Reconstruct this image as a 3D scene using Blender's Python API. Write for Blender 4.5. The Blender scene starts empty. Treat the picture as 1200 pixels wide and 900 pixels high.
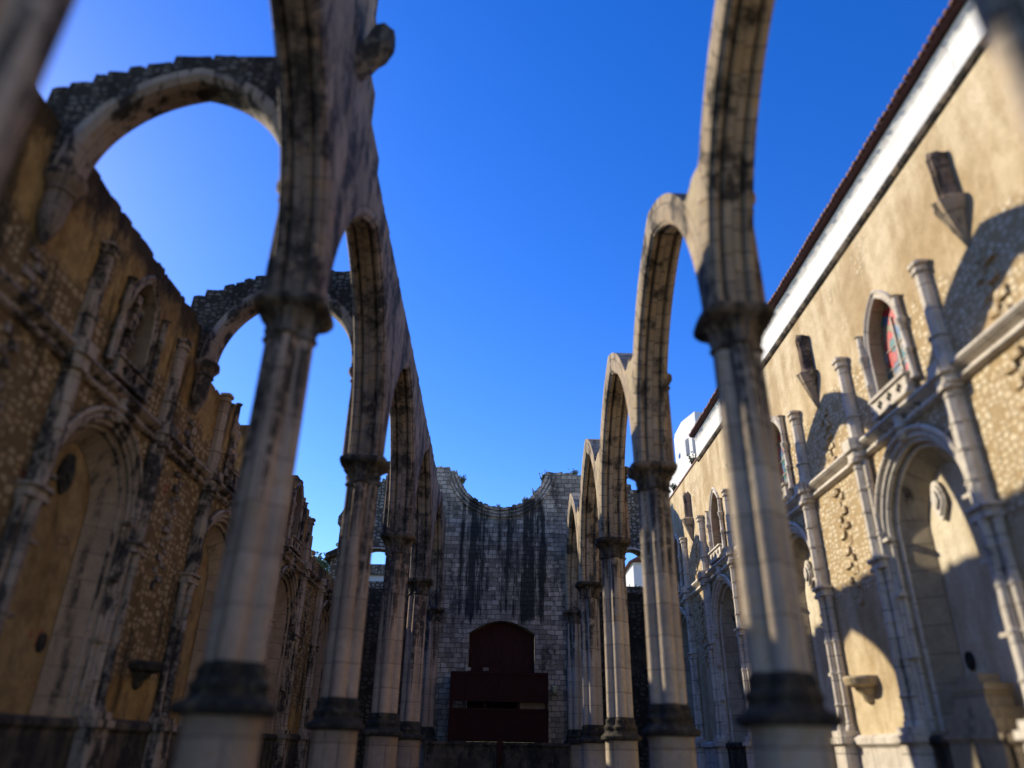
import bpy, bmesh, math, random
from mathutils import Vector, Matrix, noise
from mathutils.geometry import tessellate_polygon
R = random.Random(7)
PI = math.pi
sc = bpy.context.scene
COL = sc.collection

# ------------------------------------------------------------------ materials
class NT:
    def __init__(s, name):
        s.m = bpy.data.materials.new(name); s.m.use_nodes = True
        s.t = s.m.node_tree; s.n = s.t.nodes; s.l = s.t.links
        s.bsdf = s.n['Principled BSDF']
    def node(s, typ, **kw):
        nd = s.n.new(typ)
        for k, v in kw.items():
            if k.startswith('i_'):
                key = k[2:]
                key = int(key) if key.isdigit() else key.replace('_', ' ')
                s.put(nd.inputs[key], v)
            else: setattr(nd, k, v)
        return nd
    def put(s, sock, v):
        if isinstance(v, bpy.types.NodeSocket): s.l.new(v, sock)
        elif isinstance(v, tuple) and len(v) == 3 and sock.type == 'RGBA': sock.default_value = (*v, 1)
        else: sock.default_value = v
    def math(s, op, a, b=0.0, c=0.0, clamp=False):
        nd = s.n.new('ShaderNodeMath'); nd.operation = op; nd.use_clamp = clamp
        s.put(nd.inputs[0], a); s.put(nd.inputs[1], b); s.put(nd.inputs[2], c)
        return nd.outputs[0]
    def mix(s, f, a, b, blend='MIX'):
        nd = s.n.new('ShaderNodeMix'); nd.data_type = 'RGBA'; nd.blend_type = blend
        s.put(nd.inputs['Factor'], f); s.put(nd.inputs[6], a); s.put(nd.inputs[7], b)
        return nd.outputs[2]
    def noise(s, vec, scale, detail=5.0, rough=.6):
        nd = s.node('ShaderNodeTexNoise', i_Vector=vec, i_Scale=scale, i_Detail=detail, i_Roughness=rough)
        return nd.outputs['Fac']
    def vmul(s, vec, v):
        nd = s.n.new('ShaderNodeVectorMath'); nd.operation = 'MULTIPLY'
        s.put(nd.inputs[0], vec); s.put(nd.inputs[1], v); return nd.outputs[0]
    def vadd(s, a, b):
        nd = s.n.new('ShaderNodeVectorMath'); nd.operation = 'ADD'
        s.put(nd.inputs[0], a); s.put(nd.inputs[1], b); return nd.outputs[0]
    def step(s, v, lo, hi):
        nd = s.node('ShaderNodeMapRange', i_Value=v); nd.interpolation_type = 'SMOOTHSTEP'
        nd.inputs['From Min'].default_value = lo; nd.inputs['From Max'].default_value = hi
        return nd.outputs[0]
    def pos(s): return s.node('ShaderNodeNewGeometry').outputs['Position']
    def uv(s): return s.node('ShaderNodeUVMap', uv_map='UVMap').outputs['UV']

def stone(name, c1, c2, dark=(.03, .026, .022), stain=(.56, .66), stain_amt=.85, bw=.8, bh=.55, ms=.012,
          mortar=(.1, .085, .07), tone=.45, bump=.5, warp=.03, streak=None, mortar_amt=.9, warm=None, sscale=(1.1, 1.1, .16),
          runoff=None, lichen=0.0):
    t = NT(name); P = t.pos(); U = t.uv()
    w = t.node('ShaderNodeTexNoise', i_Vector=P, i_Scale=2.2, i_Detail=2.0).outputs['Color']
    w = t.vmul(t.vadd(w, (-.5, -.5, -.5)), (warp, warp, warp))
    b = t.node('ShaderNodeTexBrick', i_Vector=t.vadd(U, w), i_Scale=1.0, i_Color1=(1, 1, 1), i_Color2=(1 - tone,) * 3, i_Mortar=(.5, .5, .5))
    b.inputs['Mortar Size'].default_value = ms; b.inputs['Mortar Smooth'].default_value = .35
    b.inputs['Brick Width'].default_value = bw; b.inputs['Row Height'].default_value = bh
    b.squash = .75; b.squash_frequency = 3
    big = t.noise(P, .45, 3.0); mid = t.noise(P, 2.6, 6.0, .65); fine = t.noise(P, 14.0, 6.0, .7)
    c = t.mix(t.step(big, .35, .65), c1, c2)
    if warm: c = t.mix(t.math('MULTIPLY', t.step(mid, .5, .68), .7), c, warm)
    c = t.mix(1.0, c, b.outputs['Color'], 'MULTIPLY')
    c = t.mix(t.math('MULTIPLY', t.step(fine, .4, .75), .35), c, t.mix(1.0, c, (.45, .43, .4), 'MULTIPLY'))
    c = t.mix(t.math('MULTIPLY', t.step(mid, .62, .35), .35), c, t.mix(1.0, c, (.5, .48, .46), 'MULTIPLY'))
    ms_ = t.math('MULTIPLY', b.outputs['Fac'], t.math('MULTIPLY', t.step(mid, .3, .55), mortar_amt))
    c = t.mix(ms_, c, mortar)
    sv = t.vmul(P, sscale)
    sn = t.noise(sv, 1.5, 6.0, .62)
    if runoff:      # stain carried down from the capital, thinning out on the way
        zr = t.node('ShaderNodeSeparateXYZ', i_0=P).outputs[2]
        sn = t.math('ADD', sn, t.math('MULTIPLY', t.math('SUBTRACT', t.step(zr, *runoff), .6), .22))
    sm = t.math('MULTIPLY', t.step(sn, *stain), stain_amt)
    sm = t.math('MULTIPLY', sm, t.step(t.noise(P, 3.5, 5.0, .7), .3, .55))
    c = t.mix(sm, c, dark)
    if lichen:
        ln = t.noise(P, 5.5, 8.0, .75)
        c = t.mix(t.math('MULTIPLY', t.step(ln, .55, .62), lichen), c, (.42, .37, .2))
    if streak:      # black run-off streaks: x0, x1, z0, z1
        sep = t.node('ShaderNodeSeparateXYZ', i_0=P)
        x, z = sep.outputs[0], sep.outputs[2]
        n1 = t.noise(t.vmul(P, (1.0, 0.0, .035)), 1.3, 4.0, .7)
        n2 = t.noise(t.vmul(P, (1.0, 1.0, .25)), 4.0, 5.0, .7)
        xm = t.math('MULTIPLY', t.step(x, streak[0], streak[0] + 1.0), t.step(x, streak[1], streak[1] - 1.2))
        zm = t.math('MULTIPLY', t.step(z, streak[2], streak[2] + 2.0), t.step(z, streak[3], streak[3] - .5))
        f = t.math('ADD', t.math('MULTIPLY', n1, 1.0), t.math('MULTIPLY', t.math('SUBTRACT', n2, .5), .35))
        f = t.math('ADD', f, t.math('MULTIPLY', t.math('SUBTRACT', t.math('MULTIPLY', xm, zm), 1.0), .3))
        f = t.step(f, .43, .57)
        c = t.mix(t.math('MULTIPLY', f, .92), c, (.022, .023, .021))
    t.put(t.bsdf.inputs['Base Color'], c)
    t.bsdf.inputs['Roughness'].default_value = .92
    t.bsdf.inputs['Specular IOR Level'].default_value = .15
    h = t.math('ADD', t.math('MULTIPLY', b.outputs['Fac'], -1.2), t.math('ADD', t.math('MULTIPLY', mid, .9), t.math('MULTIPLY', fine, .55)))
    bp = t.node('ShaderNodeBump', i_Strength=bump, i_Distance=.05, i_Height=h)
    t.put(t.bsdf.inputs['Normal'], bp.outputs[0])
    return t.m

def rubble(name, plaster, plaster2, st1, st2, mort, scale=3.6, cover=(.42, .6), bump=.6, dark=(.04, .03, .02), stain=(.58, .7), red=0.0,
           zband=None, crest=None):
    """old plaster coming away from rubble masonry"""
    t = NT(name); P = t.pos(); U = t.uv()
    w = t.node('ShaderNodeTexNoise', i_Vector=P, i_Scale=3.0, i_Detail=2.0).outputs['Color']
    uvw = t.vadd(t.vmul(U, (.72, 1.0, 1.0)), t.vmul(t.vadd(w, (-.5, -.5, -.5)), (.16, .16, .16)))
    v1 = t.node('ShaderNodeTexVoronoi', i_Vector=uvw, i_Scale=scale, i_Randomness=.72); v1.voronoi_dimensions = '2D'
    v2 = t.node('ShaderNodeTexVoronoi', i_Vector=uvw, i_Scale=scale, i_Randomness=.72); v2.voronoi_dimensions = '2D'; v2.feature = 'DISTANCE_TO_EDGE'
    rnd = t.node('ShaderNodeSeparateColor', i_0=v1.outputs['Color']).outputs[0]
    big = t.noise(P, .38, 5.0, .6); mid = t.noise(P, 2.2, 6.0, .65); fine = t.noise(P, 13.0, 6.0, .7)
    stc = t.mix(rnd, st1, st2)
    edge = t.step(t.math('ADD', v2.outputs['Distance'], t.math('MULTIPLY', t.math('SUBTRACT', fine, .5), .12)), .09, .2)
    exposed = t.step(t.math('ADD', rnd, t.math('MULTIPLY', t.math('SUBTRACT', mid, .5), .8)), .2, .5)
    rub = t.mix(t.math('MULTIPLY', edge, exposed), mort, stc)
    pl = t.mix(t.step(mid, .35, .65), plaster, plaster2)
    pl = t.mix(t.step(t.noise(t.vmul(P, (1, 1, .3)), .9, 4.0, .6), .4, .65), pl, t.mix(1.0, pl, (.72, .66, .58), 'MULTIPLY'))
    cov = t.math('ADD', big, t.math('MULTIPLY', t.math('SUBTRACT', mid, .5), .35))
    if zband:       # rubble laid bare between two heights
        z = t.node('ShaderNodeSeparateXYZ', i_0=P).outputs[2]
        zb = t.math('MULTIPLY', t.step(z, zband[0], zband[0] + .8), t.step(z, zband[1], zband[1] - .8))
        cov = t.math('ADD', cov, t.math('MULTIPLY', t.math('SUBTRACT', zb, .5), .3))
    cv = t.step(cov, *cover)
    c = t.mix(cv, pl, rub)
    if red: c = t.mix(t.math('MULTIPLY', t.step(t.noise(P, 1.7, 3.0), .66, .72), red), c, (.3, .06, .035))
    c = t.mix(t.math('MULTIPLY', t.step(fine, .45, .75), .4), c, t.mix(1.0, c, (.5, .46, .42), 'MULTIPLY'))
    sn = t.noise(t.vmul(P, (1.0, 1.0, .2)), 1.2, 6.0, .65)
    c = t.mix(t.math('MULTIPLY', t.step(sn, *stain), .8), c, dark)
    if crest:       # black growth along the open wall top
        zc = t.node('ShaderNodeSeparateXYZ', i_0=P).outputs[2]
        cf = t.step(t.math('ADD', zc, t.math('MULTIPLY', t.math('SUBTRACT', t.noise(t.vmul(P, (1, 1, .5)), 1.1, 6.0, .7), .5), 5.0)), crest[0], crest[1])
        c = t.mix(t.math('MULTIPLY', cf, .85), c, dark)
    t.put(t.bsdf.inputs['Base Color'], c)
    t.bsdf.inputs['Roughness'].default_value = .95
    t.bsdf.inputs['Specular IOR Level'].default_value = .1
    h = t.math('ADD', t.math('MULTIPLY', t.math('MULTIPLY', t.math('MULTIPLY', edge, exposed), cv), 1.0), t.math('ADD', t.math('MULTIPLY', mid, .8), t.math('MULTIPLY', fine, .5)))
    bp = t.node('ShaderNodeBump', i_Strength=bump, i_Distance=.11, i_Height=h)
    t.put(t.bsdf.inputs['Normal'], bp.outputs[0])
    return t.m

def plain(name, c, rough=.7, var=.35, scale=3.0, spec=.3, bump=.2, grain=(1, 1, 1)):
    t = NT(name); P = t.pos()
    n = t.noise(t.vmul(P, grain), scale, 6.0, .65)
    cc = t.mix(t.step(n, .3, .7), c, tuple(x * (1 - var) for x in c))
    t.put(t.bsdf.inputs['Base Color'], cc)
    t.bsdf.inputs['Roughness'].default_value = rough
    t.bsdf.inputs['Specular IOR Level'].default_value = spec
    bp = t.node('ShaderNodeBump', i_Strength=bump, i_Distance=.03, i_Height=n)
    t.put(t.bsdf.inputs['Normal'], bp.outputs[0])
    return t.m

def glass_mat():
    t = NT('stained_glass'); U = t.uv()
    v = t.node('ShaderNodeTexVoronoi', i_Vector=U, i_Scale=4.2, i_Randomness=1.0); v.voronoi_dimensions = '2D'
    v2 = t.node('ShaderNodeTexVoronoi', i_Vector=U, i_Scale=4.2, i_Randomness=1.0); v2.voronoi_dimensions = '2D'; v2.feature = 'DISTANCE_TO_EDGE'
    r = t.node('ShaderNodeSeparateColor', i_0=v.outputs['Color']).outputs[0]
    cr = t.node('ShaderNodeValToRGB', i_Fac=r); e = cr.color_ramp; e.interpolation = 'CONSTANT'
    e.elements[0].color = (.07, .2, .2, 1); e.elements[1].position = .22; e.elements[1].color = (.55, .05, .05, 1)
    for p, c in ((.42, (.28, .3, .3, 1)), (.6, (.5, .1, .09, 1)), (.72, (.1, .18, .3, 1)), (.86, (.3, .24, .14, 1))):
        k = e.elements.new(p); k.color = c
    c = t.mix(t.step(v2.outputs['Distance'], .015, .05), (.03, .03, .03), cr.outputs[0])
    t.put(t.bsdf.inputs['Base Color'], c); t.bsdf.inputs['Roughness'].default_value = .25
    return t.m

def leaf_mat(name, a, b):
    t = NT(name); P = t.pos()
    n = t.noise(P, 1.3, 4.0)
    n2 = t.node('ShaderNodeTexWhiteNoise', i_Vector=t.node('ShaderNodeVectorMath', operation='SNAP', i_0=P, i_1=(.3, .3, .3)).outputs[0]).outputs['Value']
    c = t.mix(t.step(t.math('ADD', t.math('MULTIPLY', n, .7), t.math('MULTIPLY', n2, .3)), .3, .7), a, b)
    t.put(t.bsdf.inputs['Base Color'], c); t.bsdf.inputs['Roughness'].default_value = .6
    return t.m

M = {}
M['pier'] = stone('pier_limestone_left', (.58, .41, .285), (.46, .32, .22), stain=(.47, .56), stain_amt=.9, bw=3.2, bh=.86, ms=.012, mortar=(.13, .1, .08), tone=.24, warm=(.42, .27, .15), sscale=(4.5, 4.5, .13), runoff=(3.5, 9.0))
M['pier_r'] = stone('pier_limestone_right', (.64, .53, .4), (.54, .43, .32), stain=(.5, .6), stain_amt=.9, bw=3.2, bh=.86, ms=.012, mortar=(.13, .1, .08), tone=.2, warm=(.5, .36, .2), sscale=(4.5, 4.5, .13), runoff=(3.5, 9.0))  # paler copy of the pier stone, sunlit brightness put into its colour
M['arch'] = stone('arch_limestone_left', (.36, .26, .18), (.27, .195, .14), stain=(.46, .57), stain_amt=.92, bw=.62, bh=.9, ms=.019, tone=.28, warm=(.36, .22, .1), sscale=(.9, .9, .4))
M['arch_r'] = stone('arch_limestone_right', (.52, .41, .28), (.42, .33, .22), stain=(.5, .61), stain_amt=.9, bw=.62, bh=.9, ms=.019, tone=.26, warm=(.42, .28, .13), sscale=(.9, .9, .4))  # arch stone repeated lighter, so the sun on its faces is partly colour
M['cap'] = stone('stained_capital_stone', (.26, .2, .145), (.18, .14, .1), stain=(.4, .52), stain_amt=.95, bw=1.2, bh=.5, ms=.008, tone=.3, warm=(.26, .18, .09), bump=.9, sscale=(1.6, 1.6, .4))
M['black'] = stone('lichen_blackened_stone', (.085, .07, .052), (.045, .038, .03), stain=(.42, .6), bw=1.5, bh=1.0, ms=.006, tone=.3, warm=(.17, .125, .065), bump=.9, lichen=.2)
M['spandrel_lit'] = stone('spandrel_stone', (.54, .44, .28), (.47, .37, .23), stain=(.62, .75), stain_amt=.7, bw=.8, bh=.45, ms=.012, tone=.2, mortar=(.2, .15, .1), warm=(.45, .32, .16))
M['rough'] = rubble('ruined_masonry', (.15, .118, .085), (.2, .16, .115), (.27, .22, .165), (.15, .12, .09), (.055, .044, .032), scale=6.5, cover=(.3, .5), bump=1.0, stain=(.46, .6))
M['wall_l'] = rubble('ochre_wall_shaded', (.49, .305, .11), (.33, .2, .075), (.56, .42, .24), (.38, .245, .11), (.19, .115, .05), scale=5.4, cover=(.38, .54), stain=(.5, .62), red=.6, zband=(3.0, 11.5), crest=(12.5, 13.5), dark=(.03, .024, .016))  # same ochre wall on both sides; this copy's darker tone includes the shade
M['wall_r'] = rubble('ochre_wall_sunlit', (.67, .54, .345), (.57, .45, .27), (.84, .74, .54), (.66, .53, .33), (.46, .335, .18), scale=6.6, cover=(.43, .57), stain=(.66, .8), zband=(5.5, 12.5))  # lit copy of the ochre wall, sunlight partly painted into its tone
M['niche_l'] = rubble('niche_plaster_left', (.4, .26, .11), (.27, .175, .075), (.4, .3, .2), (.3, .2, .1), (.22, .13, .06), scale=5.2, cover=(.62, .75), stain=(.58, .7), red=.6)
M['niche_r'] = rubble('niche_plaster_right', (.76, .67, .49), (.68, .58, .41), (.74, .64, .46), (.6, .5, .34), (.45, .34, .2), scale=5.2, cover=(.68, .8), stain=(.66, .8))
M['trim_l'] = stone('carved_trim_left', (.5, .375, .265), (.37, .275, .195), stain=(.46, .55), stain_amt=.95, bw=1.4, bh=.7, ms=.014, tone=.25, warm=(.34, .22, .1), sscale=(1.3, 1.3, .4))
M['trim_r'] = stone('carved_trim_right', (.76, .69, .58), (.68, .6, .49), stain=(.58, .7), stain_amt=.8, bw=1.4, bh=.7, ms=.014, tone=.14, mortar=(.16, .13, .1), sscale=(1.3, 1.3, .5))  # trim stone whitened on this side, its sunlit look put into the colour
M['dado_l'] = stone('shade_toned_plinth', (.17, .13, .09), (.1, .08, .058), stain=(.42, .54), stain_amt=.95, bw=1.2, bh=.6, ms=.014, tone=.3, warm=(.2, .14, .07), sscale=(1.3, 1.3, .3))  # plinth tone darkened to paint in the deep shade at the wall foot
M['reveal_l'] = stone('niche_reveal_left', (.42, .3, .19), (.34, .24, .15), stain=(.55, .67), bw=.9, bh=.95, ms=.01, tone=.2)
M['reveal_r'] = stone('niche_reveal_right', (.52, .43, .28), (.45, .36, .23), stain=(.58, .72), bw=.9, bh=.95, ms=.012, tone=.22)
M['facade'] = stone('facade_ashlar', (.72, .595, .445), (.54, .44, .33), dark=(.06, .05, .042), stain=(.48, .64), stain_amt=.85, bw=.5, bh=.29, ms=.02, mortar=(.13, .105, .08), tone=.6, warp=.16, bump=1.0, streak=(-3.6, 3.4, 7.6, 17.2), mortar_amt=1.0, warm=(.38, .31, .23), sscale=(1.0, 1.0, .4))
M['facade_side'] = rubble('facade_side_rubble', (.25, .21, .16), (.19, .16, .12), (.4, .36, .3), (.25, .22, .17), (.09, .075, .055), scale=4.6, cover=(.3, .45), bump=.8)
M['dark_wall'] = rubble('dark_base_masonry', (.1, .075, .05), (.07, .055, .038), (.13, .105, .08), (.08, .062, .045), (.035, .028, .02), scale=4.0, cover=(.3, .5))
M['eave'] = plain('eave_underside', (.07, .028, .03), .8, .4, 6.0)  # darker than the roof tiles, painting in the shade under the eave
M['white'] = plain('white_render', (.66, .655, .63), .8, .08, 1.5, .2)
M['white_c'] = stone('white_cornice_render', (.82, .81, .78), (.78, .765, .73), dark=(.4, .36, .3), stain=(.58, .78), stain_amt=.5, bw=7.0, bh=3.0, ms=.01, mortar=(.4, .38, .35), tone=.06, bump=.3, sscale=(1.2, 1.2, .5))
M['roof'] = plain('dark_red_tile', (.14, .045, .03), .7, .4, 6.0)
M['redwood'] = plain('dark_red_timber', (.05, .012, .009), .65, .5, 4.0, .12, grain=(5, 5, .4))
M['doorwood'] = plain('portal_timber', (.065, .02, .014), .7, .5, 4.0, .1, grain=(5, 5, .4))
M['void'] = plain('painted_recess_dark', (.014, .012, .01), .9, .5, 4.0, .1)  # near-black colour standing in for darkness inside openings
M['iron'] = plain('dark_metal', (.03, .03, .032), .5, .3, 8.0)
M['lamp'] = plain('pale_lamp_glass', (.5, .52, .35), .3, .1, 8.0)
M['glass'] = glass_mat()
M['ground'] = plain('worn_paving', (.2, .165, .12), .95, .5, 1.3)
M['earth'] = plain('hill_ground', (.16, .14, .09), .95, .5, .3)
M['leaf'] = leaf_mat('leaves', (.06, .1, .022), (.12, .17, .045))
M['tuft'] = leaf_mat('dry_weeds', (.13, .13, .045), (.07, .1, .03))
M['bark'] = plain('bark', (.07, .05, .035), .9)
M['bluehouse'] = plain('pale_blue_render', (.5, .55, .6), .8, .1)
M['cream'] = plain('cream_render', (.62, .55, .42), .8, .15, 1.0)
M['pane'] = plain('window_pane', (.05, .06, .08), .15, .2)

# ------------------------------------------------------------------ mesh building
ORG = {}
class MB:
    def __init__(s): s.v = []; s.f = []; s.uv = []; s.mi = []
    def add(s, verts, faces, uvs=None, mi=0):
        o = len(s.v); s.v += [tuple(p) for p in verts]
        for i, f in enumerate(faces):
            s.f.append([o + k for k in f]); s.uv.append(uvs[i] if uvs else None); s.mi.append(mi)
    def box(s, x0, x1, y0, y1, z0, z1, mi=0, jit=0.0):
        j = lambda: R.uniform(-jit, jit) if jit else 0.0
        vs = [(x + j(), y + j(), z + j()) for z in (z0, z1) for y in (y0, y1) for x in (x0, x1)]
        s.add(vs, [(0, 2, 3, 1), (4, 5, 7, 6), (0, 1, 5, 4), (2, 6, 7, 3), (0, 4, 6, 2), (1, 3, 7, 5)], mi=mi)
    def prism(s, outer, holes, fn, d0, d1, mi=0, hmi=None, side_mi=None):
        loops = [outer] + list(holes)
        flat = [p for l in loops for p in l]
        tris = tessellate_polygon([[Vector((p[0], p[1], 0)) for p in l] for l in loops])
        n = len(flat)
        vs = [fn(p[0], p[1], d0) for p in flat] + [fn(p[0], p[1], d1) for p in flat]
        fs = [tuple(t) for t in tris] + [(t[2] + n, t[1] + n, t[0] + n) for t in tris]
        s.add(vs, fs, mi=mi)
        base = len(s.v) - 2 * n; k = 0
        for li, l in enumerate(loops):
            m = len(l); acc = 0.0
            mm = (hmi if (li > 0 and hmi is not None) else (side_mi if side_mi is not None and li == 0 else mi))
            for i in range(m):
                a, b = k + i, k + (i + 1) % m
                L = math.dist(flat[a], flat[b])
                s.f.append([base + a, base + b, base + b + n, base + a + n])
                s.uv.append([(d0, acc), (d0, acc + L), (d1, acc + L), (d1, acc)] if li > 0 else None); s.mi.append(mm); acc += L
            k += m
    def grid(s, rows, closed=True, cap=True, mi=0, swap=False):
        """rows: list of equal-length point rings"""
        n = len(rows[0]); vs = [p for r in rows for p in r]; fs = []; uvs = []
        per = [0.0]
        mid = rows[len(rows) // 2]
        for i in range(n): per.append(per[-1] + math.dist(mid[i], mid[(i + 1) % n]))
        acc = [0.0]
        for k in range(1, len(rows)):
            ca = [sum(p[i] for p in rows[k - 1]) / n for i in range(3)]; cb = [sum(p[i] for p in rows[k]) / n for i in range(3)]
            acc.append(acc[-1] + math.dist(ca, cb))
        m = n if closed else n - 1
        for k in range(len(rows) - 1):
            for i in range(m):
                j = (i + 1) % n
                fs.append((k * n + i, k * n + j, (k + 1) * n + j, (k + 1) * n + i))
                q = [(per[i], acc[k]), (per[i + 1], acc[k]), (per[i + 1], acc[k + 1]), (per[i], acc[k + 1])]
                uvs.append([(b, a) for a, b in q] if swap else q)
        if cap and closed:
            fs.append(tuple(range(n - 1, -1, -1))); uvs.append(None)
            o = (len(rows) - 1) * n
            fs.append(tuple(o + i for i in range(n))); uvs.append(None)
        s.add(vs, fs, uvs, mi)
    def build(s, name, mats, parent=None, smooth=None, at=None):
        if not isinstance(mats, (list, tuple)): mats = [mats]
        org = Vector(at) if at is not None else (ORG[parent.name] if parent else Vector((0, 0, 0)))
        me = bpy.data.meshes.new(name)
        me.from_pydata([tuple(Vector(p) - org) for p in s.v], [], s.f)
        me.validate()
        for m in mats: me.materials.append(m)
        uvl = me.uv_layers.new(name='UVMap')
        if len(me.polygons) == len(s.f):
            ok = True
            me.polygons.foreach_set('material_index', s.mi)
        else: ok = False
        me.update()
        for p in me.polygons:
            u = s.uv[p.index] if ok else None
            if u and len(u) == p.loop_total:
                for k, li in enumerate(p.loop_indices): uvl.data[li].uv = u[k]
            else:
                a = [abs(c) for c in p.normal]; ax = a.index(max(a))
                for li in p.loop_indices:
                    q = me.vertices[me.loops[li].vertex_index].co + org
                    uvl.data[li].uv = (q.y, q.z) if ax == 0 else ((q.x, q.z) if ax == 1 else (q.x, q.y))
        bm = bmesh.new(); bm.from_mesh(me); bmesh.ops.recalc_face_normals(bm, faces=bm.faces); bm.to_mesh(me); bm.free()
        if smooth:
            me.polygons.foreach_set('use_smooth', [True] * len(me.polygons)); me.set_sharp_from_angle(angle=math.radians(smooth))
        o = bpy.data.objects.new(name, me); COL.objects.link(o)
        if parent: o.parent = parent
        else: o.location = org
        ORG[o.name] = org
        return o

def tag(o, label=None, cat=None, group=None, kind=None):
    if label: o['label'] = label
    if cat: o['category'] = cat
    if group: o['group'] = group
    if kind: o['kind'] = kind
    return o
def thing(name, label, cat, loc=(0, 0, 0), group=None):
    o = bpy.data.objects.new(name, None); COL.objects.link(o); o.location = loc
    o.empty_display_size = .3
    ORG[o.name] = Vector(loc)
    return tag(o, label, cat, group, 'thing')
def copy_tree(o, parent=None):
    c = o.copy(); COL.objects.link(c); ORG[c.name] = ORG[o.name].copy()
    if parent: c.parent = parent
    for ch in list(o.children): copy_tree(ch, c)
    return c

def arc_pts(a, h, s, n=0.0):
    """point of a pointed arch (half span a, rise h) offset n outwards; s in -1..1, apex at 0"""
    c = (h * h - a * a) / (2 * a); r = a + c + n
    th = PI - math.acos(max(-1, min(1, c / r))) if True else 0
    full = PI - th                      # swept angle from springing to apex
    t = (1 - abs(s)) * full
    u = -(r * math.cos(t) - c); v = r * math.sin(t)
    return (u if s < 0 else -u, v)
def pointed_outline(c, a, zb, zs, h, n=14, off=0.0):
    pts = [(c - a - off, zb)]
    for i in range(2 * n + 1):
        u, v = arc_pts(a, h, -1 + i / n, off); pts.append((c + u, zs + v))
    pts.append((c + a + off, zb))
    return pts
def ring_profile():
    """section of the arcade arch, (across, outward): a narrow soffit order between rolls and hollows"""
    half = [(.0, .0), (.17, .0), (.2, .04), (.225, .11), (.26, .115), (.3, .03), (.34, .0), (.43, .0), (.47, .04), (.5, .1), (.53, .08), (.575, .17), (.575, .78)]
    half = [(x * .88, y) for x, y in half]
    return half + [(-x, y) for x, y in reversed(half[1:])]

def arch_sweep(mb, a, h, prof, fn, n=24, lim=None, jitter=0.0, mi=0, stilt=0.0, s0=-1.0, s1=1.0):
    rows = []
    ss = [-1 + i / n for i in range(2 * n + 1)]
    ss = [s for s in ss if s0 - 1e-6 <= s <= s1 + 1e-6]
    for s in ss:
        row = []
        for w, nn in prof:
            u, v = arc_pts(a, h, s, nn)
            v += stilt
            if lim: u = max(-lim, min(lim, u))
            row.append(fn(u, v, w))
        rows.append(row)
    if stilt:
        def foot(sgn): return [fn(max(-lim, min(lim, sgn * (a + nn))) if lim else sgn * (a + nn), 0, w) for w, nn in prof]
        rows = [foot(-1)] + rows + [foot(1)]
    mb.grid(rows, mi=mi, swap=True)

def ragged(p0, p1, stepw=.4, amp=.12, top=None):
    """stepped, broken masonry edge between two points"""
    (a, z0), (b, z1) = p0, p1
    d = abs(b - a); k = max(1, int(d / stepw)); pts = []; sg = 1 if b > a else -1
    cuts = sorted([0] + [min(.98, max(.02, (i + R.uniform(-.48, .48)) / k)) for i in range(1, k)] + [1])
    for i in range(len(cuts) - 1):
        z = z0 + (z1 - z0) * (cuts[i] + cuts[i + 1]) / 2 + R.uniform(-amp, amp)
        w_ = (cuts[i + 1] - cuts[i]) * d; c_ = min(.07, w_ * .3)
        pts.append((a + (b - a) * cuts[i] + sg * .012, z - R.uniform(.02, .09)))
        pts.append((a + (b - a) * cuts[i] + sg * (.012 + c_ * R.random()), z + R.uniform(-.03, .05)))
        if w_ > .25: pts.append((a + (b - a) * (cuts[i] * .5 + cuts[i + 1] * .5) + R.uniform(-.2, .2) * w_, z + R.uniform(-.05, .05)))
        pts.append((a + (b - a) * cuts[i + 1] - sg * .012, z - R.uniform(-.03, .08)))
    return pts

# ------------------------------------------------------------------ layout constants
BAY = 8.7525; Y0 = 12.689
PY = [Y0 + BAY * (k - 1) for k in range(6)]          # pier rows
PY[0] = 4.22
YF = PY[5]                                           # facade face
PX = 4.43                                            # pier axis
WR, WL = 10.3, 10.2
ZCAP = 9.52
NC = [PY[1] + 4.76 + BAY * k for k in range(4)]      # niche centres on the side walls

# ------------------------------------------------------------------ ground
mb = MB(); mb.add([(-400, -200, -.02), (400, -200, -.02), (400, 600, -.02), (-400, 600, -.02)], [(0, 1, 2, 3)])
tag(mb.build('ground', M['earth']), kind='structure')
mb = MB(); mb.add([(-WL, -6, 0), (WR, -6, 0), (WR, YF, 0), (-WL, YF, 0)], [(0, 1, 2, 3)])
tag(mb.build('nave_paving', M['ground']), kind='structure')

# ------------------------------------------------------------------ piers
def lobed(sc_=1.0, n=144, bump=0.0, sq=0.0):
    circ = [(.292, .203, a) for a in (0, PI / 2, PI, 3 * PI / 2)] + [(.27, .05, PI / 4 + i * PI / 2) for i in range(4)]
    out = []
    for i in range(n):
        t = 2 * PI * i / n; r = .225
        for d, rad, a in circ:
            b = d * math.cos(t - a); disc = b * b - d * d + rad * rad
            if disc > 0: r = max(r, b + math.sqrt(disc))
        if sq:
            q = min(.5 / max(abs(math.cos(t)), abs(math.sin(t)), 1e-6), .62)
            r = r * (1 - sq) + q * sq
        r *= sc_ * (1 + bump * math.sin(18 * t))
        out.append((r * math.cos(t), r * math.sin(t)))
    return out
def loft(mb, secs, **kw):
    mb.grid([[(x, y, z) for x, y in lobed(s, bump=b, sq=q)] for z, s, b, q in secs], **kw)

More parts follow.
